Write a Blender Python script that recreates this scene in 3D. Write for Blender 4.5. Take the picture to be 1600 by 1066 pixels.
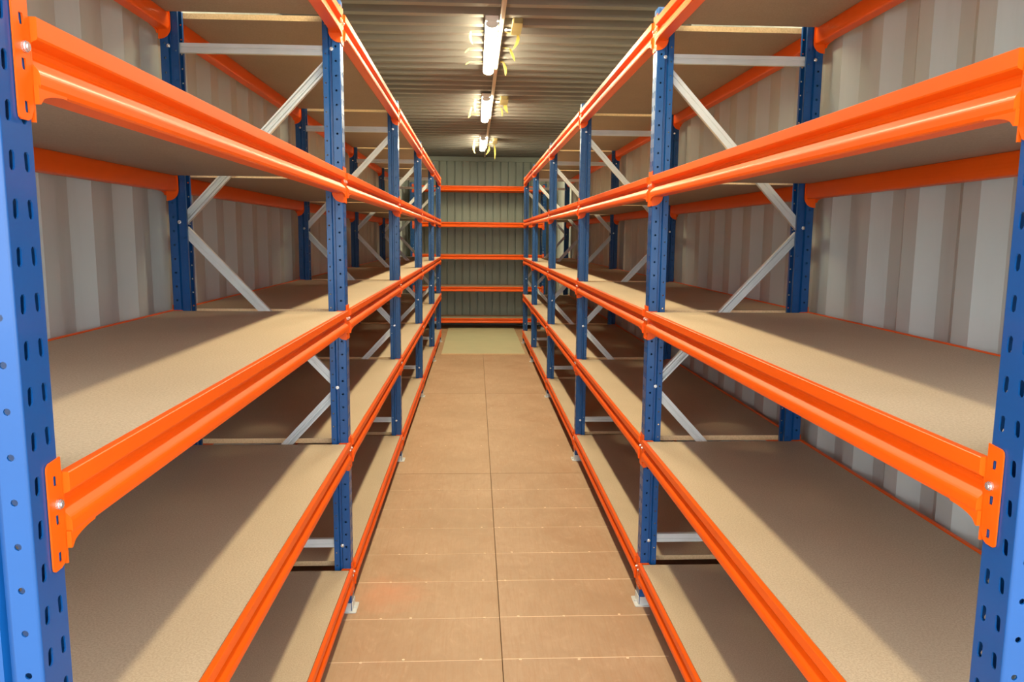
import bpy, math, random
from mathutils import Vector, Matrix
from mathutils.geometry import tessellate_polygon

random.seed(7)
for o in list(bpy.data.objects): bpy.data.objects.remove(o)
S = bpy.context.scene
COL = S.collection

# ------------------------------------------------------------------ camera
PITCH, YAW, ROLL, CAM_Z, FPX = -.1353, .0484, -.0087, 1.453, 1190.9
cd = bpy.data.cameras.new('camera'); cam = bpy.data.objects.new('camera', cd); COL.objects.link(cam)
cd.sensor_width = 36; cd.lens = 36 * FPX / 1600; cd.clip_start = .02
fwd = Vector((math.sin(YAW)*math.cos(PITCH), math.cos(YAW)*math.cos(PITCH), math.sin(PITCH)))
rgt = Vector((math.cos(YAW), -math.sin(YAW), 0)); up = rgt.cross(fwd)
r2 = rgt*math.cos(ROLL) - up*math.sin(ROLL)
u2 = rgt*math.sin(ROLL) + up*math.cos(ROLL)
m = Matrix((( r2.x, u2.x, -fwd.x, 0), (r2.y, u2.y, -fwd.y, 0), (r2.z, u2.z, -fwd.z, CAM_Z), (0,0,0,1)))
cam.matrix_world = m
S.camera = cam

# ------------------------------------------------------------------ light and exposure
LAMP_POWER = 168.0
LAMP_COLOR = (1.0, .87, .57)
SKY_COLOR, SKY_STRENGTH = (.93, .97, 1.0), 5.6
w = bpy.data.worlds.new('overcast_sky'); S.world = w; w.use_nodes = True
bg = w.node_tree.nodes['Background']; bg.inputs[0].default_value = (*SKY_COLOR, 1); bg.inputs[1].default_value = SKY_STRENGTH
S.view_settings.view_transform = 'Standard'; S.view_settings.look = 'None'
S.view_settings.gamma = 1; S.view_settings.use_curve_mapping = False
S.view_settings.exposure = 0.0

# ------------------------------------------------------------------ materials
def lin(c):
    return tuple(((v/255)/12.92 if v/255 <= .04045 else ((v/255+.055)/1.055)**2.4) for v in c)
def new_mat(name, col, rough=.5, metal=0, coat=0):
    mt = bpy.data.materials.new(name); mt.use_nodes = True
    b = mt.node_tree.nodes['Principled BSDF']
    b.inputs['Base Color'].default_value = (*col, 1); b.inputs['Roughness'].default_value = rough
    b.inputs['Metallic'].default_value = metal
    if coat: b.inputs['Coat Weight'].default_value = coat; b.inputs['Coat Roughness'].default_value = .08
    return mt
def N(mt, t, **k):
    n = mt.node_tree.nodes.new(t)
    for a, v in k.items(): setattr(n, a, v)
    return n
def LK(mt, a, b): mt.node_tree.links.new(a, b)
def bsdf(mt): return mt.node_tree.nodes['Principled BSDF']
def coords(mt, scale=(1,1,1), obj=True):
    tc = N(mt, 'ShaderNodeTexCoord'); mp = N(mt, 'ShaderNodeMapping'); mp.inputs['Scale'].default_value = scale
    LK(mt, tc.outputs['Object'], mp.inputs[0]); return mp.outputs[0]
def noise(mt, vec, scale, detail=3, rough=.55, dist=0):
    n = N(mt, 'ShaderNodeTexNoise'); n.inputs['Scale'].default_value = scale; n.inputs['Detail'].default_value = detail
    n.inputs['Roughness'].default_value = rough; n.inputs['Distortion'].default_value = dist
    LK(mt, vec, n.inputs['Vector']); return n.outputs['Fac']
def ramp(mt, fac, stops):
    r = N(mt, 'ShaderNodeValToRGB'); e = r.color_ramp.elements
    while len(e) > len(stops): e.remove(e[-1])
    while len(e) < len(stops): e.new(.5)
    for i, (p, c) in enumerate(stops): e[i].position = p; e[i].color = (*c, 1)
    LK(mt, fac, r.inputs[0]); return r.outputs[0]
def mix(mt, fac, a, b, mode='MIX'):
    n = N(mt, 'ShaderNodeMix', data_type='RGBA', blend_type=mode)
    if isinstance(fac, (int, float)): n.inputs[0].default_value = fac
    else: LK(mt, fac, n.inputs[0])
    for s, v in ((6, a), (7, b)):
        if isinstance(v, tuple): n.inputs[s].default_value = (*v, 1)
        else: LK(mt, v, n.inputs[s])
    return n.outputs[2]
def bump(mt, h, strength, dist=.002):
    n = N(mt, 'ShaderNodeBump'); n.inputs['Strength'].default_value = strength; n.inputs['Distance'].default_value = dist
    LK(mt, h, n.inputs['Height']); LK(mt, n.outputs[0], bsdf(mt).inputs['Normal'])

def paint(name, a, b, rough, coat=.3, spot=None):
    mt = new_mat(name, a, rough, 0, coat)
    v = coords(mt)
    c = ramp(mt, noise(mt, v, 3.5, 4), [(.35, a), (.7, b)])
    if spot: c = mix(mt, ramp(mt, noise(mt, v, 55, 2), [(.70, (0,0,0)), (.76, (.5,.5,.5))]), c, spot)
    LK(mt, c, bsdf(mt).inputs['Base Color'])
    bump(mt, noise(mt, v, 120, 2), .06, .0006)
    return mt
M = {}
M['blue'] = paint('blue_powder_coat', (.002,.060,.215), (.002,.070,.25), .34, .15)
M['orange'] = paint('orange_powder_coat', (.79,.096,.002), (.83,.108,.003), .40, 0); bsdf(M['orange']).inputs['Specular IOR Level'].default_value = .26
M['galv'] = paint('galvanised_steel', (.56,.59,.58), (.70,.73,.72), .38, 0); bsdf(M['galv']).inputs['Metallic'].default_value = .2
M['zinc'] = new_mat('zinc_bolt', (.75,.76,.76), .25, .85)
M['white_plastic'] = new_mat('white_plastic', (.85,.84,.80), .4)
M['conduit'] = new_mat('conduit_plastic', (.50,.44,.38), .4)

def chipboard(name, dark, light, speck, s=1.0):
    mt = new_mat(name, light, .62); v = coords(mt)
    c = ramp(mt, noise(mt, v, 3.0, 5, .6), [(.3, dark), (.7, light)])
    c = mix(mt, ramp(mt, noise(mt, v, 230*s, 3, .75), [(.38, (.62,.62,.62)), (.60, (0,0,0))]), c, speck)
    v2 = coords(mt, (14, 1.5, 14))
    c = mix(mt, ramp(mt, noise(mt, v2, 5, 4), [(.45, (0,0,0)), (.75, (.35,.35,.35))]), c, tuple(x*.82 for x in light))
    LK(mt, c, bsdf(mt).inputs['Base Color'])
    bump(mt, noise(mt, v, 330, 2), .12, .0008)
    return mt
M['board'] = chipboard('chipboard', (.47,.365,.245), (.53,.415,.285), (.32,.23,.145))
M['board_under_shaded'] = chipboard('chipboard_shaded_underside', (.31,.235,.18), (.36,.275,.21), (.23,.17,.125))  # same chipboard, with the shade below each shelf put into its colour
M['board_edge'] = chipboard('chipboard_edge', (.70,.50,.27), (.78,.57,.33), (.52,.34,.17), .7)

def plywood():
    mt = new_mat('plywood_floor', (.5,.3,.17), .55); v = coords(mt)
    base = ramp(mt, noise(mt, v, 2.2, 5, .6, .4), [(.3, (.355,.222,.128)), (.55, (.42,.272,.165)), (.75, (.47,.315,.20))])
    g = coords(mt, (55, 3.0, 1)); gr = noise(mt, g, 2.2, 5, .65, .6)
    base = mix(mt, ramp(mt, gr, [(.46, (0,0,0)), (.72, (.55,.55,.55))]), base, (.36,.185,.085))
    st = noise(mt, coords(mt, (1.2, .7, 1)), 3.1, 6, .7, 1.2)
    base = mix(mt, ramp(mt, st, [(.50, (0,0,0)), (.74, (.55,.55,.55))]), base, (.33,.17,.08))
    sm = noise(mt, coords(mt, (1.6, .8, 1)), 8.5, 6, .75, 2.2)
    base = mix(mt, ramp(mt, sm, [(.50, (0,0,0)), (.72, (.40,.40,.40))]), base, (.30,.185,.11))
    base = mix(mt, ramp(mt, sm, [(.26, (.35,.35,.35)), (.44, (0,0,0))]), base, (.60,.42,.28))
    # the faint red scuff near the left rack
    geo = N(mt, 'ShaderNodeNewGeometry'); vm = N(mt, 'ShaderNodeVectorMath', operation='DISTANCE')
    vm.inputs[1].default_value = (-.36, 2.98, 0); LK(mt, geo.outputs['Position'], vm.inputs[0])
    ad = N(mt, 'ShaderNodeMath', operation='ADD'); LK(mt, vm.outputs['Value'], ad.inputs[0])
    ml = N(mt, 'ShaderNodeMath', operation='MULTIPLY'); LK(mt, noise(mt, v, 14, 4), ml.inputs[0]); ml.inputs[1].default_value = .22
    LK(mt, ml.outputs[0], ad.inputs[1])
    base = mix(mt, ramp(mt, ad.outputs[0], [(.10, (.55,.55,.55)), (.30, (0,0,0))]), base, (.66,.25,.13))
    oi = N(mt, 'ShaderNodeObjectInfo'); 
    base = mix(mt, ramp(mt, oi.outputs['Random'], [(0, (0,0,0)), (1, (.22,.22,.22))]), base, (.50,.33,.16))
    LK(mt, base, bsdf(mt).inputs['Base Color'])
    bump(mt, gr, .10, .001)
    return mt
M['ply'] = plywood()
M['ply_edge'] = new_mat('plywood_edge', (.34,.19,.09), .7)
M['score'] = new_mat('pale_floor_line', (.78,.58,.38), .6)

def steel_wall(name, a, b, grime):
    mt = new_mat(name, a, .48); v = coords(mt)
    c = ramp(mt, noise(mt, v, 1.3, 5, .6), [(.3, a), (.7, b)])
    c = mix(mt, ramp(mt, noise(mt, coords(mt, (6,6,.6)), 2.5, 5, .65), [(.52, (0,0,0)), (.8, (.35,.35,.35))]), c, grime)
    LK(mt, c, bsdf(mt).inputs['Base Color']); bump(mt, noise(mt, v, 60, 3), .08, .001)
    return mt
M['wall'] = steel_wall('painted_container_steel', (.42,.47,.45), (.47,.52,.50), (.36,.36,.33))
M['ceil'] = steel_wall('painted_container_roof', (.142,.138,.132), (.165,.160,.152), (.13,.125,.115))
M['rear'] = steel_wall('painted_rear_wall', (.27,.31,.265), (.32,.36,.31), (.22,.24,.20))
M['rail'] = new_mat('container_rail', (.20,.22,.20), .5)
M['panel'] = paint('pale_green_panel', (.46,.45,.28), (.50,.48,.30), .5, 0)
M['concrete'] = steel_wall('yard_concrete', (.32,.31,.30), (.38,.37,.35), (.25,.24,.22))

def emitter(name, col, s):
    mt = new_mat(name, (.8,.8,.78), .4); b = bsdf(mt)
    b.inputs['Emission Color'].default_value = (*col, 1); b.inputs['Emission Strength'].default_value = s; return mt
M['lamp'] = emitter('lit_diffuser', LAMP_COLOR, LAMP_POWER)
def tape_mat():
    mt = new_mat('yellow_tape', (.78,.62,.10), .45)
    b = bsdf(mt); c = ramp(mt, noise(mt, coords(mt), 30, 3), [(.3, (.50,.42,.11)), (.7, (.64,.56,.20))]); LK(mt, c, b.inputs['Base Color'])
    b.inputs['Transmission Weight'].default_value = .0
    tr = N(mt, 'ShaderNodeBsdfTranslucent'); LK(mt, c, tr.inputs[0]); ms = N(mt, 'ShaderNodeMixShader'); ms.inputs[0].default_value = .4
    out = mt.node_tree.nodes['Material Output']; LK(mt, b.outputs[0], ms.inputs[1]); LK(mt, tr.outputs[0], ms.inputs[2]); LK(mt, ms.outputs[0], out.inputs[0])
    return mt
M['tape'] = tape_mat()
M['box'] = paint('dull_yellow_wrap', (.17,.125,.04), (.22,.165,.06), .5, 0)

# ------------------------------------------------------------------ mesh helpers
class MB:
    def __init__(s): s.v = []; s.f = []; s.mi = []
    def face(s, pts, mi=0):
        n = len(s.v); s.v += [tuple(p) for p in pts]; s.f.append(tuple(range(n, n+len(pts)))); s.mi.append(mi)
    def box(s, a, b, mi=0, side_mi=None):
        (x0,y0,z0),(x1,y1,z1) = a, b; n = len(s.v)
        s.v += [(x0,y0,z0),(x1,y0,z0),(x1,y1,z0),(x0,y1,z0),(x0,y0,z1),(x1,y0,z1),(x1,y1,z1),(x0,y1,z1)]
        for k, q in enumerate(((0,3,2,1),(4,5,6,7),(0,1,5,4),(1,2,6,5),(2,3,7,6),(3,0,4,7))):
            s.f.append(tuple(n+i for i in q)); s.mi.append(mi if k < 2 or side_mi is None else side_mi)
    def prism(s, poly, p0, p1, fn, mi=0, caps=True):
        """poly: 2-D outline; fn(u, v, t) -> 3-D point"""
        n = len(s.v); k = len(poly)
        for t in (p0, p1): s.v += [tuple(fn(u, v, t)) for u, v in poly]
        for i in range(k):
            j = (i+1) % k; s.f.append((n+i, n+j, n+k+j, n+k+i)); s.mi.append(mi)
        if caps:
            for tri in tessellate_polygon([[Vector((u, v, 0)) for u, v in poly]]):
                s.f.append(tuple(n+i for i in tri)); s.mi.append(mi)
                s.f.append(tuple(n+k+i for i in reversed(tri))); s.mi.append(mi)
    def plate(s, outer, holes, t0, t1, fn, mi=0, rim=True):
        loops = [outer] + holes
        pts = [p for l in loops for p in l]; k = len(pts); n = len(s.v)
        for t in (t0, t1): s.v += [tuple(fn(u, v, t)) for u, v in pts]
        for tri in tessellate_polygon([[Vector((u, v, 0)) for u, v in l] for l in loops]):
            s.f.append(tuple(n+i for i in tri)); s.mi.append(mi)
            s.f.append(tuple(n+k+i for i in reversed(tri))); s.mi.append(mi)
        o = 0
        for li, l in enumerate(loops):
            if li or rim:
                for i in range(len(l)):
                    j = (i+1) % len(l); s.f.append((n+o+i, n+o+j, n+k+o+j, n+k+o+i)); s.mi.append(mi)
            o += len(l)
    def mesh(s, name, mats, smooth=None, mirror=False, merge=True):
        vs = [(-x, y, z) for x, y, z in s.v] if mirror else s.v
        me = bpy.data.meshes.new(name); me.from_pydata(vs, [], s.f)
        for mt in mats: me.materials.append(mt)
        for p, i in zip(me.polygons, s.mi): p.material_index = i
        import bmesh
        bm = bmesh.new(); bm.from_mesh(me)
        if merge: bmesh.ops.remove_doubles(bm, verts=bm.verts, dist=1e-6)
        bmesh.ops.recalc_face_normals(bm, faces=bm.faces)
        bm.to_mesh(me); bm.free()
        if smooth:
            for p in me.polygons: p.use_smooth = True
            me.set_sharp_from_angle(angle=math.radians(smooth))
        return me
def link(name, me, parent=None, loc=(0,0,0), rot=None):
    o = bpy.data.objects.new(name, me); COL.objects.link(o); o.location = loc
    if rot: o.rotation_euler = rot
    if parent: o.parent = parent
    return o
def tag(o, label=None, cat=None, group=None, kind=None):
    if label: o['label'] = label
    if cat: o['category'] = cat
    if group: o['group'] = group
    if kind: o['kind'] = kind
    return o
def rounded(x0, y0, x1, y1, r, n=3):
    out = []
    for cx, cy, a in ((x1-r,y0+r,-90),(x1-r,y1-r,0),(x0+r,y1-r,90),(x0+r,y0+r,180)):
        for i in range(n+1):
            t = math.radians(a + 90*i/n); out.append((cx+r*math.cos(t), cy+r*math.sin(t)))
    return out
def circle(cx, cy, r, n=8): return [(cx+r*math.cos(2*math.pi*i/n), cy+r*math.sin(2*math.pi*i/n)) for i in range(n)]

# ------------------------------------------------------------------ the container
XL, XR, Y0, Y1, ZC = -1.145, 1.300, .22, 12.60, 2.735
def corrugated(length0, length1, pitch, flat_in, slope, depth, phase):
    """outline of the inner face: (position along, recess)"""
    pts = []; k = math.floor((length0-phase)/pitch)-1; flat_out = pitch-flat_in-2*slope
    p = phase + k*pitch
    while p < length1 + pitch:
        pts += [(p, 0), (p+flat_in, 0), (p+flat_in+slope, depth), (p+flat_in+slope+flat_out, depth)]; p += pitch
    def val(t):
        for (a, d), (b, e) in zip(pts, pts[1:]):
            if a <= t <= b: return d + (e-d)*(t-a)/(b-a) if b > a else d
        return 0
    return [(length0, val(length0))] + [q for q in pts if length0 < q[0] < length1] + [(length1, val(length1))]
def sheet(name, prof, back, fn, z0, z1, mt):
    b = MB()
    poly = prof + [(prof[-1][0], back), (prof[0][0], back)]
    b.prism(poly, z0, z1, fn)
    return b.mesh(name, [mt])
# side walls
prof = corrugated(Y0, Y1, .2755, .072, .068, .036, 2.765)
o = link('wall_right', sheet('wall_right', prof, .05, lambda u, v, t: (XR+v, u, t), -.02, ZC+.02, M['wall'])); tag(o, kind='structure')
prof = corrugated(Y0, Y1, .2755, .072, .068, .036, 2.645)
o = link('wall_left', sheet('wall_left', prof, .05, lambda u, v, t: (XL-v, u, t), -.02, ZC+.02, M['wall'])); tag(o, kind='structure')
# rear wall: pressed panels with narrow folded grooves
xs = []; x = -.465 - .1235*6
prof = [(XL-.05, 0)]
while x < XR+.03:
    if x > XL: prof += [(x-.011, 0), (x-.007, .032), (x+.007, .032), (x+.011, 0)]
    x += .1235
prof.append((XR+.05, 0))
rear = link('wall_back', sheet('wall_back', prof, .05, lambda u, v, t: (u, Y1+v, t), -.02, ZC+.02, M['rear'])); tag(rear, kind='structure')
b = MB(); b.box((XL, Y1-.045, ZC-.075), (XR, Y1-.001, ZC-.004)); o = link('trim_1', b.mesh('trim_1', [M['rear']])); tag(o, kind='structure')
b = MB(); b.box((XL, Y1-.03, .001), (XR, Y1-.001, .12)); o = link('trim_2', b.mesh('trim_2', [M['rail']])); tag(o, kind='structure')
# roof
prof = corrugated(Y0, Y1, .208, .060, .030, .040, 4.437)
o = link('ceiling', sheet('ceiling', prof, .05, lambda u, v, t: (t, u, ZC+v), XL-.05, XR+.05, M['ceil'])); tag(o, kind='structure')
# ground outside the open doors
b = MB(); b.box((-8, -12, -.30), (8, Y0-.02, -.16)); o = link('ground', b.mesh('ground', [M['concrete']])); tag(o, kind='structure')

# floor: cross bearers under plywood sheets
b = MB(); b.box((XL-.05, Y0, -.16), (XR+.05, Y1+.05, -.022)); floor = link('floor', b.mesh('floor', [M['ply_edge']])); tag(floor, kind='structure')
SEAM_X = .095
ys = [Y0, 2.135, 4.575, 7.015, 9.455, 11.90, Y1]
for a, c in zip(ys, ys[1:]):
    for x0, x1 in ((XL-.002, SEAM_X-.0008), (SEAM_X+.0008, XR+.002)):
        b = MB(); e = .0014; z = -random.random()*.0008
        x0m, x1m, a_, c_ = x0, x1, a+e, c-e
        b.box((x0m-x0, 0, -.021), (x1m-x0, c_-a_, z-.0012), 0, 1)
        n = .0012
        b.v[4:8] = [(n, n, z), (x1m-x0-n, n, z), (x1m-x0-n, c_-a_-n, z), (n, c_-a_-n, z)]
        link('plywood_sheet', b.mesh('plywood_sheet', [M['ply'], M['ply']], merge=False), floor, (x0, a_, 0))
# pale screw lines across the sheets
b = MB(); screws = MB()
lines = [1.88, 2.472, 2.768, 3.083, 3.368, 3.682, 3.956, 4.27, 5.2, 5.8, 6.4]
for i, y in enumerate(lines):
    w_ = .0030 if y < 3.2 else .0022
    for x0, x1, dy in ((-.50, SEAM_X-.0015, -.004), (SEAM_X+.0015, .68, .001)):
        if y > 4.4: continue
        b = MB(); b.box((x0, -w_/2, 0), (x1, w_/2, .0006)); link('screw_line', b.mesh('screw_line', [M['score']]), floor, (0, y+dy, 0))
    for x in (-.37, -.235, SEAM_X-.055, SEAM_X+.055, .36, .56):
        x += random.uniform(-.03, .03); yy = y + random.uniform(-.010, .010)
        screws.prism(circle(0, 0, .0055, 7), 0, .0016, lambda u, v, t: (x+u, yy+v, t))
o = link('floor_screws', screws.mesh('floor_screws', [M['score']]), floor); tag(o, kind='stuff')

# ------------------------------------------------------------------ racking
FACE, PLATE = .010, .0072     # post face and plate depth behind the beam front
HW = .030                    # half width of a post
PD = .062                    # post depth
HPOST = 2.275
def post_mesh(mirror):
    b = MB(); pitch = .05; n = int(HPOST/pitch); t = .002
    def strip(fn, u0, u1, holes_of):
        for k in range(n+1):
            z0, z1 = k*pitch, min((k+1)*pitch, HPOST)
            hs = holes_of(z0) if z1-z0 > .0499 else []
            b.plate([(u0, z0), (u1, z0), (u1, z1), (u0, z1)], hs, 0, 1, fn, rim=False)
    def slot(c, z0):
        h, w_, s = .0105, .0046, .0006 if c > 0 else -.0006
        zc = z0+.025; return [(c-w_*.5+s, zc-h), (c+w_*.5+s, zc-h), (c+w_+s*.6, zc-h+.003), (c+w_-s*.6, zc+h-.003), (c+w_*.5-s, zc+h), (c-w_*.5-s, zc+h), (c-w_-s*.6, zc+h-.003), (c-w_+s*.6, zc-h+.003)]
    r = .003
    strip(lambda u, v, q: (FACE+q*t, u, v), -HW+r, HW-r, lambda z0: [slot(-.0135, z0), slot(.0135, z0)])
    for s in (-1, 1):
        strip(lambda u, v, q: (u, s*(HW-q*t), v), FACE+r, FACE+.029, lambda z0: [circle(FACE+.016, z0+.012, .0040)])
        strip(lambda u, v, q: (u, s*(HW-.001-q*t), v), FACE+.043, FACE+PD, lambda z0: [circle(FACE+.053, z0+.037, .0030)])
        for (a0, v0), (a1, v1) in ((((FACE, HW-r)), ((FACE+.0009, HW-.0009))), ((FACE+.0009, HW-.0009), (FACE+r, HW)),
                                   ((FACE+.029, HW), (FACE+.032, HW-.010)), ((FACE+.032, HW-.010), (FACE+.040, HW-.010)), ((FACE+.040, HW-.010), (FACE+.043, HW-.001)), ((FACE+PD, HW-.001), (FACE+PD-.001, HW-.012))):
            for q in (0, 1):
                d = t*q
                b.face([(a0+d*.4, s*(v0-d), 0), (a1+d*.4, s*(v1-d), 0), (a1+d*.4, s*(v1-d), HPOST), (a0+d*.4, s*(v0-d), HPOST)])
    me = b.mesh('upright_post', [M['blue']], smooth=50, mirror=mirror)
    return me
def foot_mesh(mirror):
    b = MB()
    b.plate(rounded(-.012, -.045, .085, .045, .006), [circle(-.001, 0, .004), circle(.06, 0, .005)], .0005, .0035, lambda u, v, t: (u+.004, v, t))
    # upstand wrapped round the post
    for y in (-.0345, .0315): b.box((FACE+.002, y, .003), (FACE+.040, y+.003, .036))
    b.box((FACE-.0035, -.0315, .003), (FACE-.0005, .0315, .036))
    b.prism(circle(-.006, 0, .006, 6), .0035, .009, lambda u, v, t: (u+.008, v, t))
    return b.mesh('foot_plate', [M['galv']], mirror=mirror)
BH = .077
def beam_profile():
    # (depth behind front, z below top); front sigma face, board ledge at the back
    return [(.001,0),(0,-.001),(0,-.021),(.001,-.0235),(.013,-.029),(.0155,-.032),(.016,-.036),(.015,-.040),(.0035,-.0530),(.0018,-.0552),(.0008,-.0574),(.0002,-.0596),(0,-.062),
            (0,-.070),(.0015,-.0752),(.005,-BH),(.038,-BH),(.0415,-.0755),(.0435,-.073),(.0450,-.068),(.0462,-.060),(.0467,-.050),(.0465,-.040),(.0458,-.031),(.0445,-.0245),(.043,-.022),(.017,-.022),(.016,-.021),(.013,-.016),(.013,-.001),(.012,0)]
def beam_mesh(L, mirror):
    b = MB(); pr = beam_profile()
    fn = lambda u, v, t: (u, t, v)
    b.prism(pr, -L/2+.0025, L/2-.0025, fn)
    # the flared web near each end
    for s in (-1, 1):
        n = 8; top = []
        run, drop = .055, .014
        poly = [(-.0024, -BH-drop), (-.0024, -BH+.006), (run, -BH+.006)] + [(run*(1-i/n), -BH - drop*(1-math.sqrt(max(0, 1-(i/n)**2)))) for i in range(n+1)]
        b.prism(poly, .0012, .0065, lambda u, v, t: (t, s*(L/2-.0025-u), v))
    return b.mesh('shelf_beam', [M['orange']], mirror=mirror)
def connector_mesh(side, mirror):
    """side=+1: plate lies towards +y of the beam end (the beam is at its -y side). origin: beam end, beam top, front plane"""
    b = MB(); T, B = .022, -.110; w_ = .0285
    out = [(0, T-.003), (0, B+.014), (.006, B+.003), (.012, B), (w_-.004, B), (w_-.001, B+.002), (w_, B+.006), (w_, T-.012), (w_-.001, T-.008), (w_-.005, T-.005)]
    def sl(z): return [(.009, z-.006), (.016, z-.006), (.017, z-.002), (.017, z+.006), (.010, z+.006), (.009, z+.002)]
    b.plate(out, [sl(-.006), sl(-.052), sl(-.096)], PLATE, FACE-.0008, lambda u, v, t: (t, side*(u+.0002), v))
    # end plate against the side of the post, curved lower corner
    n = 7; o2 = [(PLATE, -.001), (.042, -.001), (.048, -.008), (.050, -.030), (.050, -.072)]
    o2 += [(.050 - .040*(1-math.cos(math.pi/2*i/n)), -.072 - .038*math.sin(math.pi/2*i/n)) for i in range(1, n+1)] + [(PLATE, B)]
    b.plate(o2, [], -.0028, -.0002, lambda u, v, t: (u, side*t, v))
    return b.mesh('beam_connector', [M['orange']], mirror=mirror)
def pin_mesh(mirror):
    b = MB(); n = 10
    for r0, t0, t1 in ((.0060, .0042, PLATE), (.0050, .0024, .0042), (.0030, .0014, .0024)):
        b.prism(circle(0, 0, r0, n), t0, t1, lambda u, v, t: (t, u, v))
    return b.mesh('locking_pin', [M['zinc']], mirror=mirror)
def brace_mesh(L, open_side, mirror):
    """C channel along x from 0..L; the face looks to -y when open_side is False"""
    b = MB(); h, d, t, lip = .0165, .018, .0016, .006
    o_ = [(-h, 0), (-.004, 0), (-.0025, .003), (.0025, .003), (.004, 0), (h, 0), (h, d), (h-lip, d), (h-lip, d-t), (h-t, d-t), (h-t, t), (.0045, t), (.003, .003+t), (-.003, .003+t), (-.0045, t), (-h+t, t), (-h+t, d-t), (-h+lip, d-t), (-h+lip, d), (-h, d)]
    if open_side: fn = lambda u, v, q: (q, d/2-v, u)
    else: fn = lambda u, v, q: (q, v-d/2, u)
    b.prism(o_, 0, L, fn)
    return b.mesh('brace', [M['galv']], mirror=mirror)
def bolt_mesh():
    b = MB()
    b.prism(circle(0, 0, .0070, 6), -HW-.0045, -HW-.0002, lambda u, v, t: (u, t, v)); b.prism(circle(0, 0, .0035, 8), -HW-.0085, -HW-.0045, lambda u, v, t: (u, t, v))
    return b.mesh('bolt', [M['zinc']])

BOLT = bolt_mesh()
LV = [.178, .678, 1.180, 1.682, 2.238]
TH = .019
def rack(name, label, loc, rotz, s, posts, depth, gap=.045, levels=LV, top_boards=True):
    """local x runs from the aisle into the rack (times s), local y along the run."""
    mir = s < 0
    root = bpy.data.objects.new(name, None); COL.objects.link(root); root.location = loc; root.rotation_euler = (0,0,rotz)
    tag(root, label, 'shelving rack')
    pf, pb = post_mesh(mir), post_mesh(not mir)
    ff, fb = foot_mesh(mir), foot_mesh(not mir)
    X = lambda a: s*a
    xa, xb = FACE+PD-.024, depth-(FACE+PD-.024)             # brace attachment
    zs = [2.085, 1.490, .888, .288]
    bl = xb-xa
    hb = brace_mesh(bl, False, mir); dl = math.hypot(bl, .60)-.022
    db = [brace_mesh(dl, False, mir), brace_mesh(dl, True, mir)]
    for k, y in enumerate(posts):
        for me, fm, x in ((pf, ff, 0), (pb, fb, X(depth))):
            p = link('upright_post', me, root, (x, y, .003)); link('foot_plate', fm, p, (0,0,-.003))['label'] = 'galvanised foot plate'
        for z in (2.105, .272):
            o = link('horizontal_brace', hb, root, (X(xa), y, z))
            for e in (0, bl): link('bolt', BOLT, o, (X(e-(.008 if e == 0 else -.008)), 0, 0))
        for j in range(3):
            zt, zb = zs[j]-.012, zs[j+1]+.006
            f2b = (j % 2 == 0)                               # top end at the front?
            ang = math.atan2(zt-zb, bl)
            xo, zo = (X(xa), zt) if f2b else (X(xa), zb)
            a_ = ang if f2b else -ang
            o = link('diagonal_brace', db[(j+k) % 2 if s < 0 else (j % 2)], root, (xo, y, zo), (0, a_*s, 0))
            
            if j < 2: link('bolt', BOLT, o, (X(dl+.004) if j == 0 else X(-.004), 0, 0))
    con = {1: connector_mesh(1, mir), -1: connector_mesh(-1, mir)}
    conb = {1: connector_mesh(1, not mir), -1: connector_mesh(-1, not mir)}
    pn, pnb = pin_mesh(mir), pin_mesh(not mir)
    for y0, y1 in zip(posts, posts[1:]):
        L = y1-y0-2*HW; mid = (y0+y1)/2
        bf, bb = beam_mesh(L, mir), beam_mesh(L, not mir)
        bd = MB()
        bx0, bx1, hl = .0155, depth-.0155, (y1-y0)/2-gap
        nx = .075                                            # the corners are notched round the posts
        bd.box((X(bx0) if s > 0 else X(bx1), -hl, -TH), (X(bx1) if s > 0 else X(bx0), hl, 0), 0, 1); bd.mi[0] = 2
        bdm = bd.mesh('shelf_board', [M['board'], M['board_edge'], M['board_under_shaded']])
        for li, z in enumerate(levels):
            for me, cn, pm, x in ((bf, con, pn, 0), (bb, conb, pnb, X(depth))):
                o = link('shelf_beam', me, root, (x, mid, z))
                for e in (1, -1):
                    link('beam_connector', cn[e], o, (0, e*L/2, 0))
                    link('locking_pin', pm, o, (0, e*(L/2+.0115), -.034))['label'] = 'bright steel locking pin'
            link('shelf_board', bdm, root, (0, mid, z-.0025), None)
    return root

pL = [.843 + 2.016*i for i in range(5)]; pL.append(10.575)
pR = [.883 + 1.995*i for i in range(5)]; pR.append(10.46)
rack('shelving_rack', 'long blue and orange shelving rack along the left container wall', (-.469, pL[0], 0), 0, -1, [y-pL[0] for y in pL], .643)
rack('shelving_rack', 'long blue and orange shelving rack along the right container wall', (.645, pR[0], 0), 0, 1, [y-pR[0] for y in pR], .635)
rack('shelving_rack', 'shorter orange-beamed shelving rack standing across the far end wall', (.045, 12.02, 0), math.pi/2, 1, [-1.03, 1.03], .46)

# ------------------------------------------------------------------ pale panel on the floor at the far end
b = MB(); b.box((-.525, 0, .0005), (.525, 2.76, .011), 0, 1); b.v[4:8] = [(-.521,.004,.013),(.521,.004,.013),(.521,2.756,.013),(-.521,2.756,.013)]
o = link('floor_panel', b.mesh('floor_panel', [M['panel'], M['board_edge']]), None, (.100, 9.395, 0), (0,0,.003))
tag(o, 'pale green board lying flat on the floor before the rear rack', 'floor panel')

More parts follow.
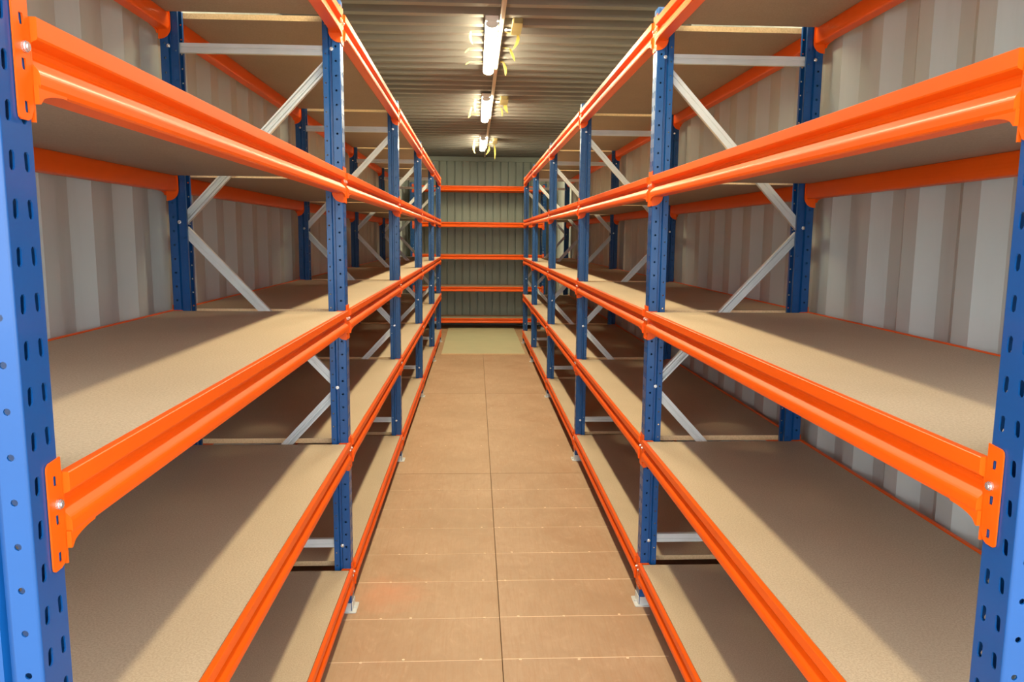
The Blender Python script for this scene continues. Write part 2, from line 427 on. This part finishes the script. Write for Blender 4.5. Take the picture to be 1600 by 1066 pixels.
# ------------------------------------------------------------------ ceiling lamps, conduit, tape
LX = .093
def lamp(y0, y1, label):
    root = bpy.data.objects.new('ceiling_lamp', None); COL.objects.link(root); root.location = (LX, (y0+y1)/2, ZC)
    tag(root, label, 'lamp', 'batten lamps along the ceiling')
    h = (y1-y0)/2
    b = MB(); b.box((-.039, -h, -.030), (.039, h, -.001)); b.box((-.030, -h+.005, -.036), (.030, h-.005, -.030)); link('lamp_body', b.mesh('lamp_body', [M['white_plastic']]), root)
    pr = [(.036*math.cos(a), -.0362-.030*math.sin(a)**.7) for a in [math.pi*i/12 for i in range(13)]]
    b = MB(); b.prism(pr, -h+.012, h-.012, lambda u, v, t: (u, t, v)); link('diffuser', b.mesh('diffuser', [M['lamp']], smooth=50), root)['label'] = 'glowing white diffuser'
    for s in (-1, 1):
        pr2 = [(u*1.08, -.0362+(v+.0362)*1.08) for u, v in pr]
        b = MB(); b.prism(pr2, s*(h-.012), s*h, lambda u, v, t: (u, t, v)); link('end_cap', b.mesh('end_cap', [M['white_plastic']]), root)
    return root
lamp(2.05, 3.40, 'lit batten lamp on the ceiling nearest the container opening')
lamp(4.66, 5.99, 'lit batten lamp with the longest glow, nearest in view on the ceiling')
lamp(7.10, 8.42, 'lit batten lamp midway along the ceiling, second from the near end')
lamp(9.94, 11.18, 'small lit batten lamp farthest back on the ceiling')
b = MB(); b.prism(rounded(-.014, -.022, .014, -.001, .006), 0, Y1-Y0-.08, lambda u, v, t: (u, t, v))
o = link('cable_conduit', b.mesh('cable_conduit', [M['conduit']], smooth=50), None, (.158, Y0+.02, ZC), (0,0,.0012)); tag(o, 'long straight cable conduit running beside the lamps along the ceiling', 'conduit')

def ribbon(path, width, turn):
    """path of 3-D points; the strip lies across y on the roof and twists towards x as it hangs"""
    b = MB(); P = [Vector(p) for p in path]; n = len(P); W = []
    for i in range(n):
        a = max(0, min(1, (i-1)/3))*turn; f = 1 if i < n-3 else (.85, .6, .25)[i-(n-3)]
        W.append(Vector((math.sin(a), math.cos(a), 0))*width/2*f)
    for i in range(n-1):
        b.face([P[i]-W[i], P[i]+W[i], P[i+1]+W[i+1], P[i+1]-W[i+1]])
        d = Vector((0, .0007, -.0005)); b.face([P[i]-W[i]+d, P[i]+W[i]+d, P[i+1]+W[i+1]+d, P[i+1]-W[i+1]+d])
    return b.mesh('tape_strip', [M['tape']], smooth=60)
def tape(x0, x1, y, drop, curl, label, width=.022, dy=0):
    """stuck to the ceiling from x0 to x1, its loose end hanging by drop and curling by curl"""
    s = 1 if x1 > x0 else -1; path = [(0,0,-.001), ((x1-x0)*.5,0,-.002), (x1-x0,0,-.004)]
    for i in range(1, 7):
        a = i/6
        path.append((x1-x0 + s*(.012*math.sin(a*2.2)) - s*curl*a*a, dy*a, -.004-drop*a))
    o = link('tape_strip', ribbon(path, width*.66, 1.25), None, (x0, y, ZC))
    tag(o, label, 'tape', 'yellow tape strips beside the ceiling lamps')
N_, M_, F_ = 'nearest visible ceiling lamp', 'middle ceiling lamp', 'farthest ceiling lamp'
tape(.048, -.03, 5.00, .075, .020, 'yellow tape with a hanging curl left of the '+N_+', nearest of three', .028, .02)
tape(.048, -.045, 5.44, .030, -.02, 'yellow tape left of the '+N_+', middle of three', .024)
tape(.048, -.045, 5.84, .022, -.02, 'yellow tape left of the '+N_+', farthest of three', .024)
tape(.178, .262, 5.03, .105, .045, 'longest drooping yellow tape end right of the '+N_, .034, -.01)
tape(.178, .232, 5.42, .080, -.025, 'drooping yellow tape right of the '+N_+', middle of three', .034, .02)
tape(.178, .205, 5.84, .095, -.004, 'short upright yellow tape end right of the '+N_+', farthest of three', .036, 0)
tape(.048, .000, 7.36, .115, .004, 'hanging yellow tape left of the '+M_+', nearest of three', .034, .01)
tape(.048, -.040, 7.82, .095, -.02, 'hanging yellow tape left of the '+M_+', middle of three', .030, .01)
tape(.048, -.055, 8.30, .035, -.015, 'curled yellow tape left of the '+M_+', farthest of three', .030)
tape(.178, .250, 7.82, .085, 0, 'narrow hanging yellow tape right of the '+M_, .028, .01)
tape(.048, -.015, 10.34, .13, .01, 'yellow tape left of the '+F_+', nearer of two', .040, .01)
tape(.048, -.030, 11.00, .11, .03, 'curved yellow tape left of the '+F_+', farther of two', .040, .01)
tape(.130, .185, 11.05, .12, .05, 'curved yellow tape close right of the '+F_, .040, .01)
tape(.178, .255, 10.85, .20, .00, 'longest yellow tape hanging right of the '+F_, .040, .01)
def cable_box(x, y, w_, l_, label):
    root = bpy.data.objects.new('junction_box', None); COL.objects.link(root); root.location = (x, y, ZC); tag(root, label, 'junction box')
    b = MB(); b.prism(rounded(-w_/2, -l_/2, w_/2, l_/2, .01), -.032, -.001, lambda u, v, t: (u, v, t)); link('box_body', b.mesh('box_body', [M['box']]), root)['label'] = 'body wrapped in yellow tape'
    b = MB(); b.prism(circle(0, -.014, .006, 8), -w_/2-.040, -w_/2+.002, lambda u, v, t: (t, u+l_*.30, v)); b.prism(circle(0, -.014, .010, 8), -w_/2-.038, -w_/2-.026, lambda u, v, t: (t, u+l_*.30, v))
    link('cable_gland', b.mesh('cable_gland', [M['white_plastic']]), root)['label'] = 'white cable gland'
cable_box(.246, 4.83, .060, .27, 'yellow taped junction box beside the '+N_)
cable_box(.262, 7.36, .075, .30, 'yellow taped junction box beside the '+M_)
cable_box(.255, 10.42, .060, .40, 'yellow taped junction box beside the '+F_)
tape(.308, .288, 7.56, .090, .03, 'wide yellow tape flap hanging from the middle junction box', .06, .02)
# thin pale scrape running down the right wall
b = MB(); b.box((-.0008, -.0012, 0), (.0004, .0012, .46)); o = link('paint_scrape', b.mesh('paint_scrape', [M['score']]), bpy.data.objects['wall_right'], (1.3185, 1.948, 1.12))
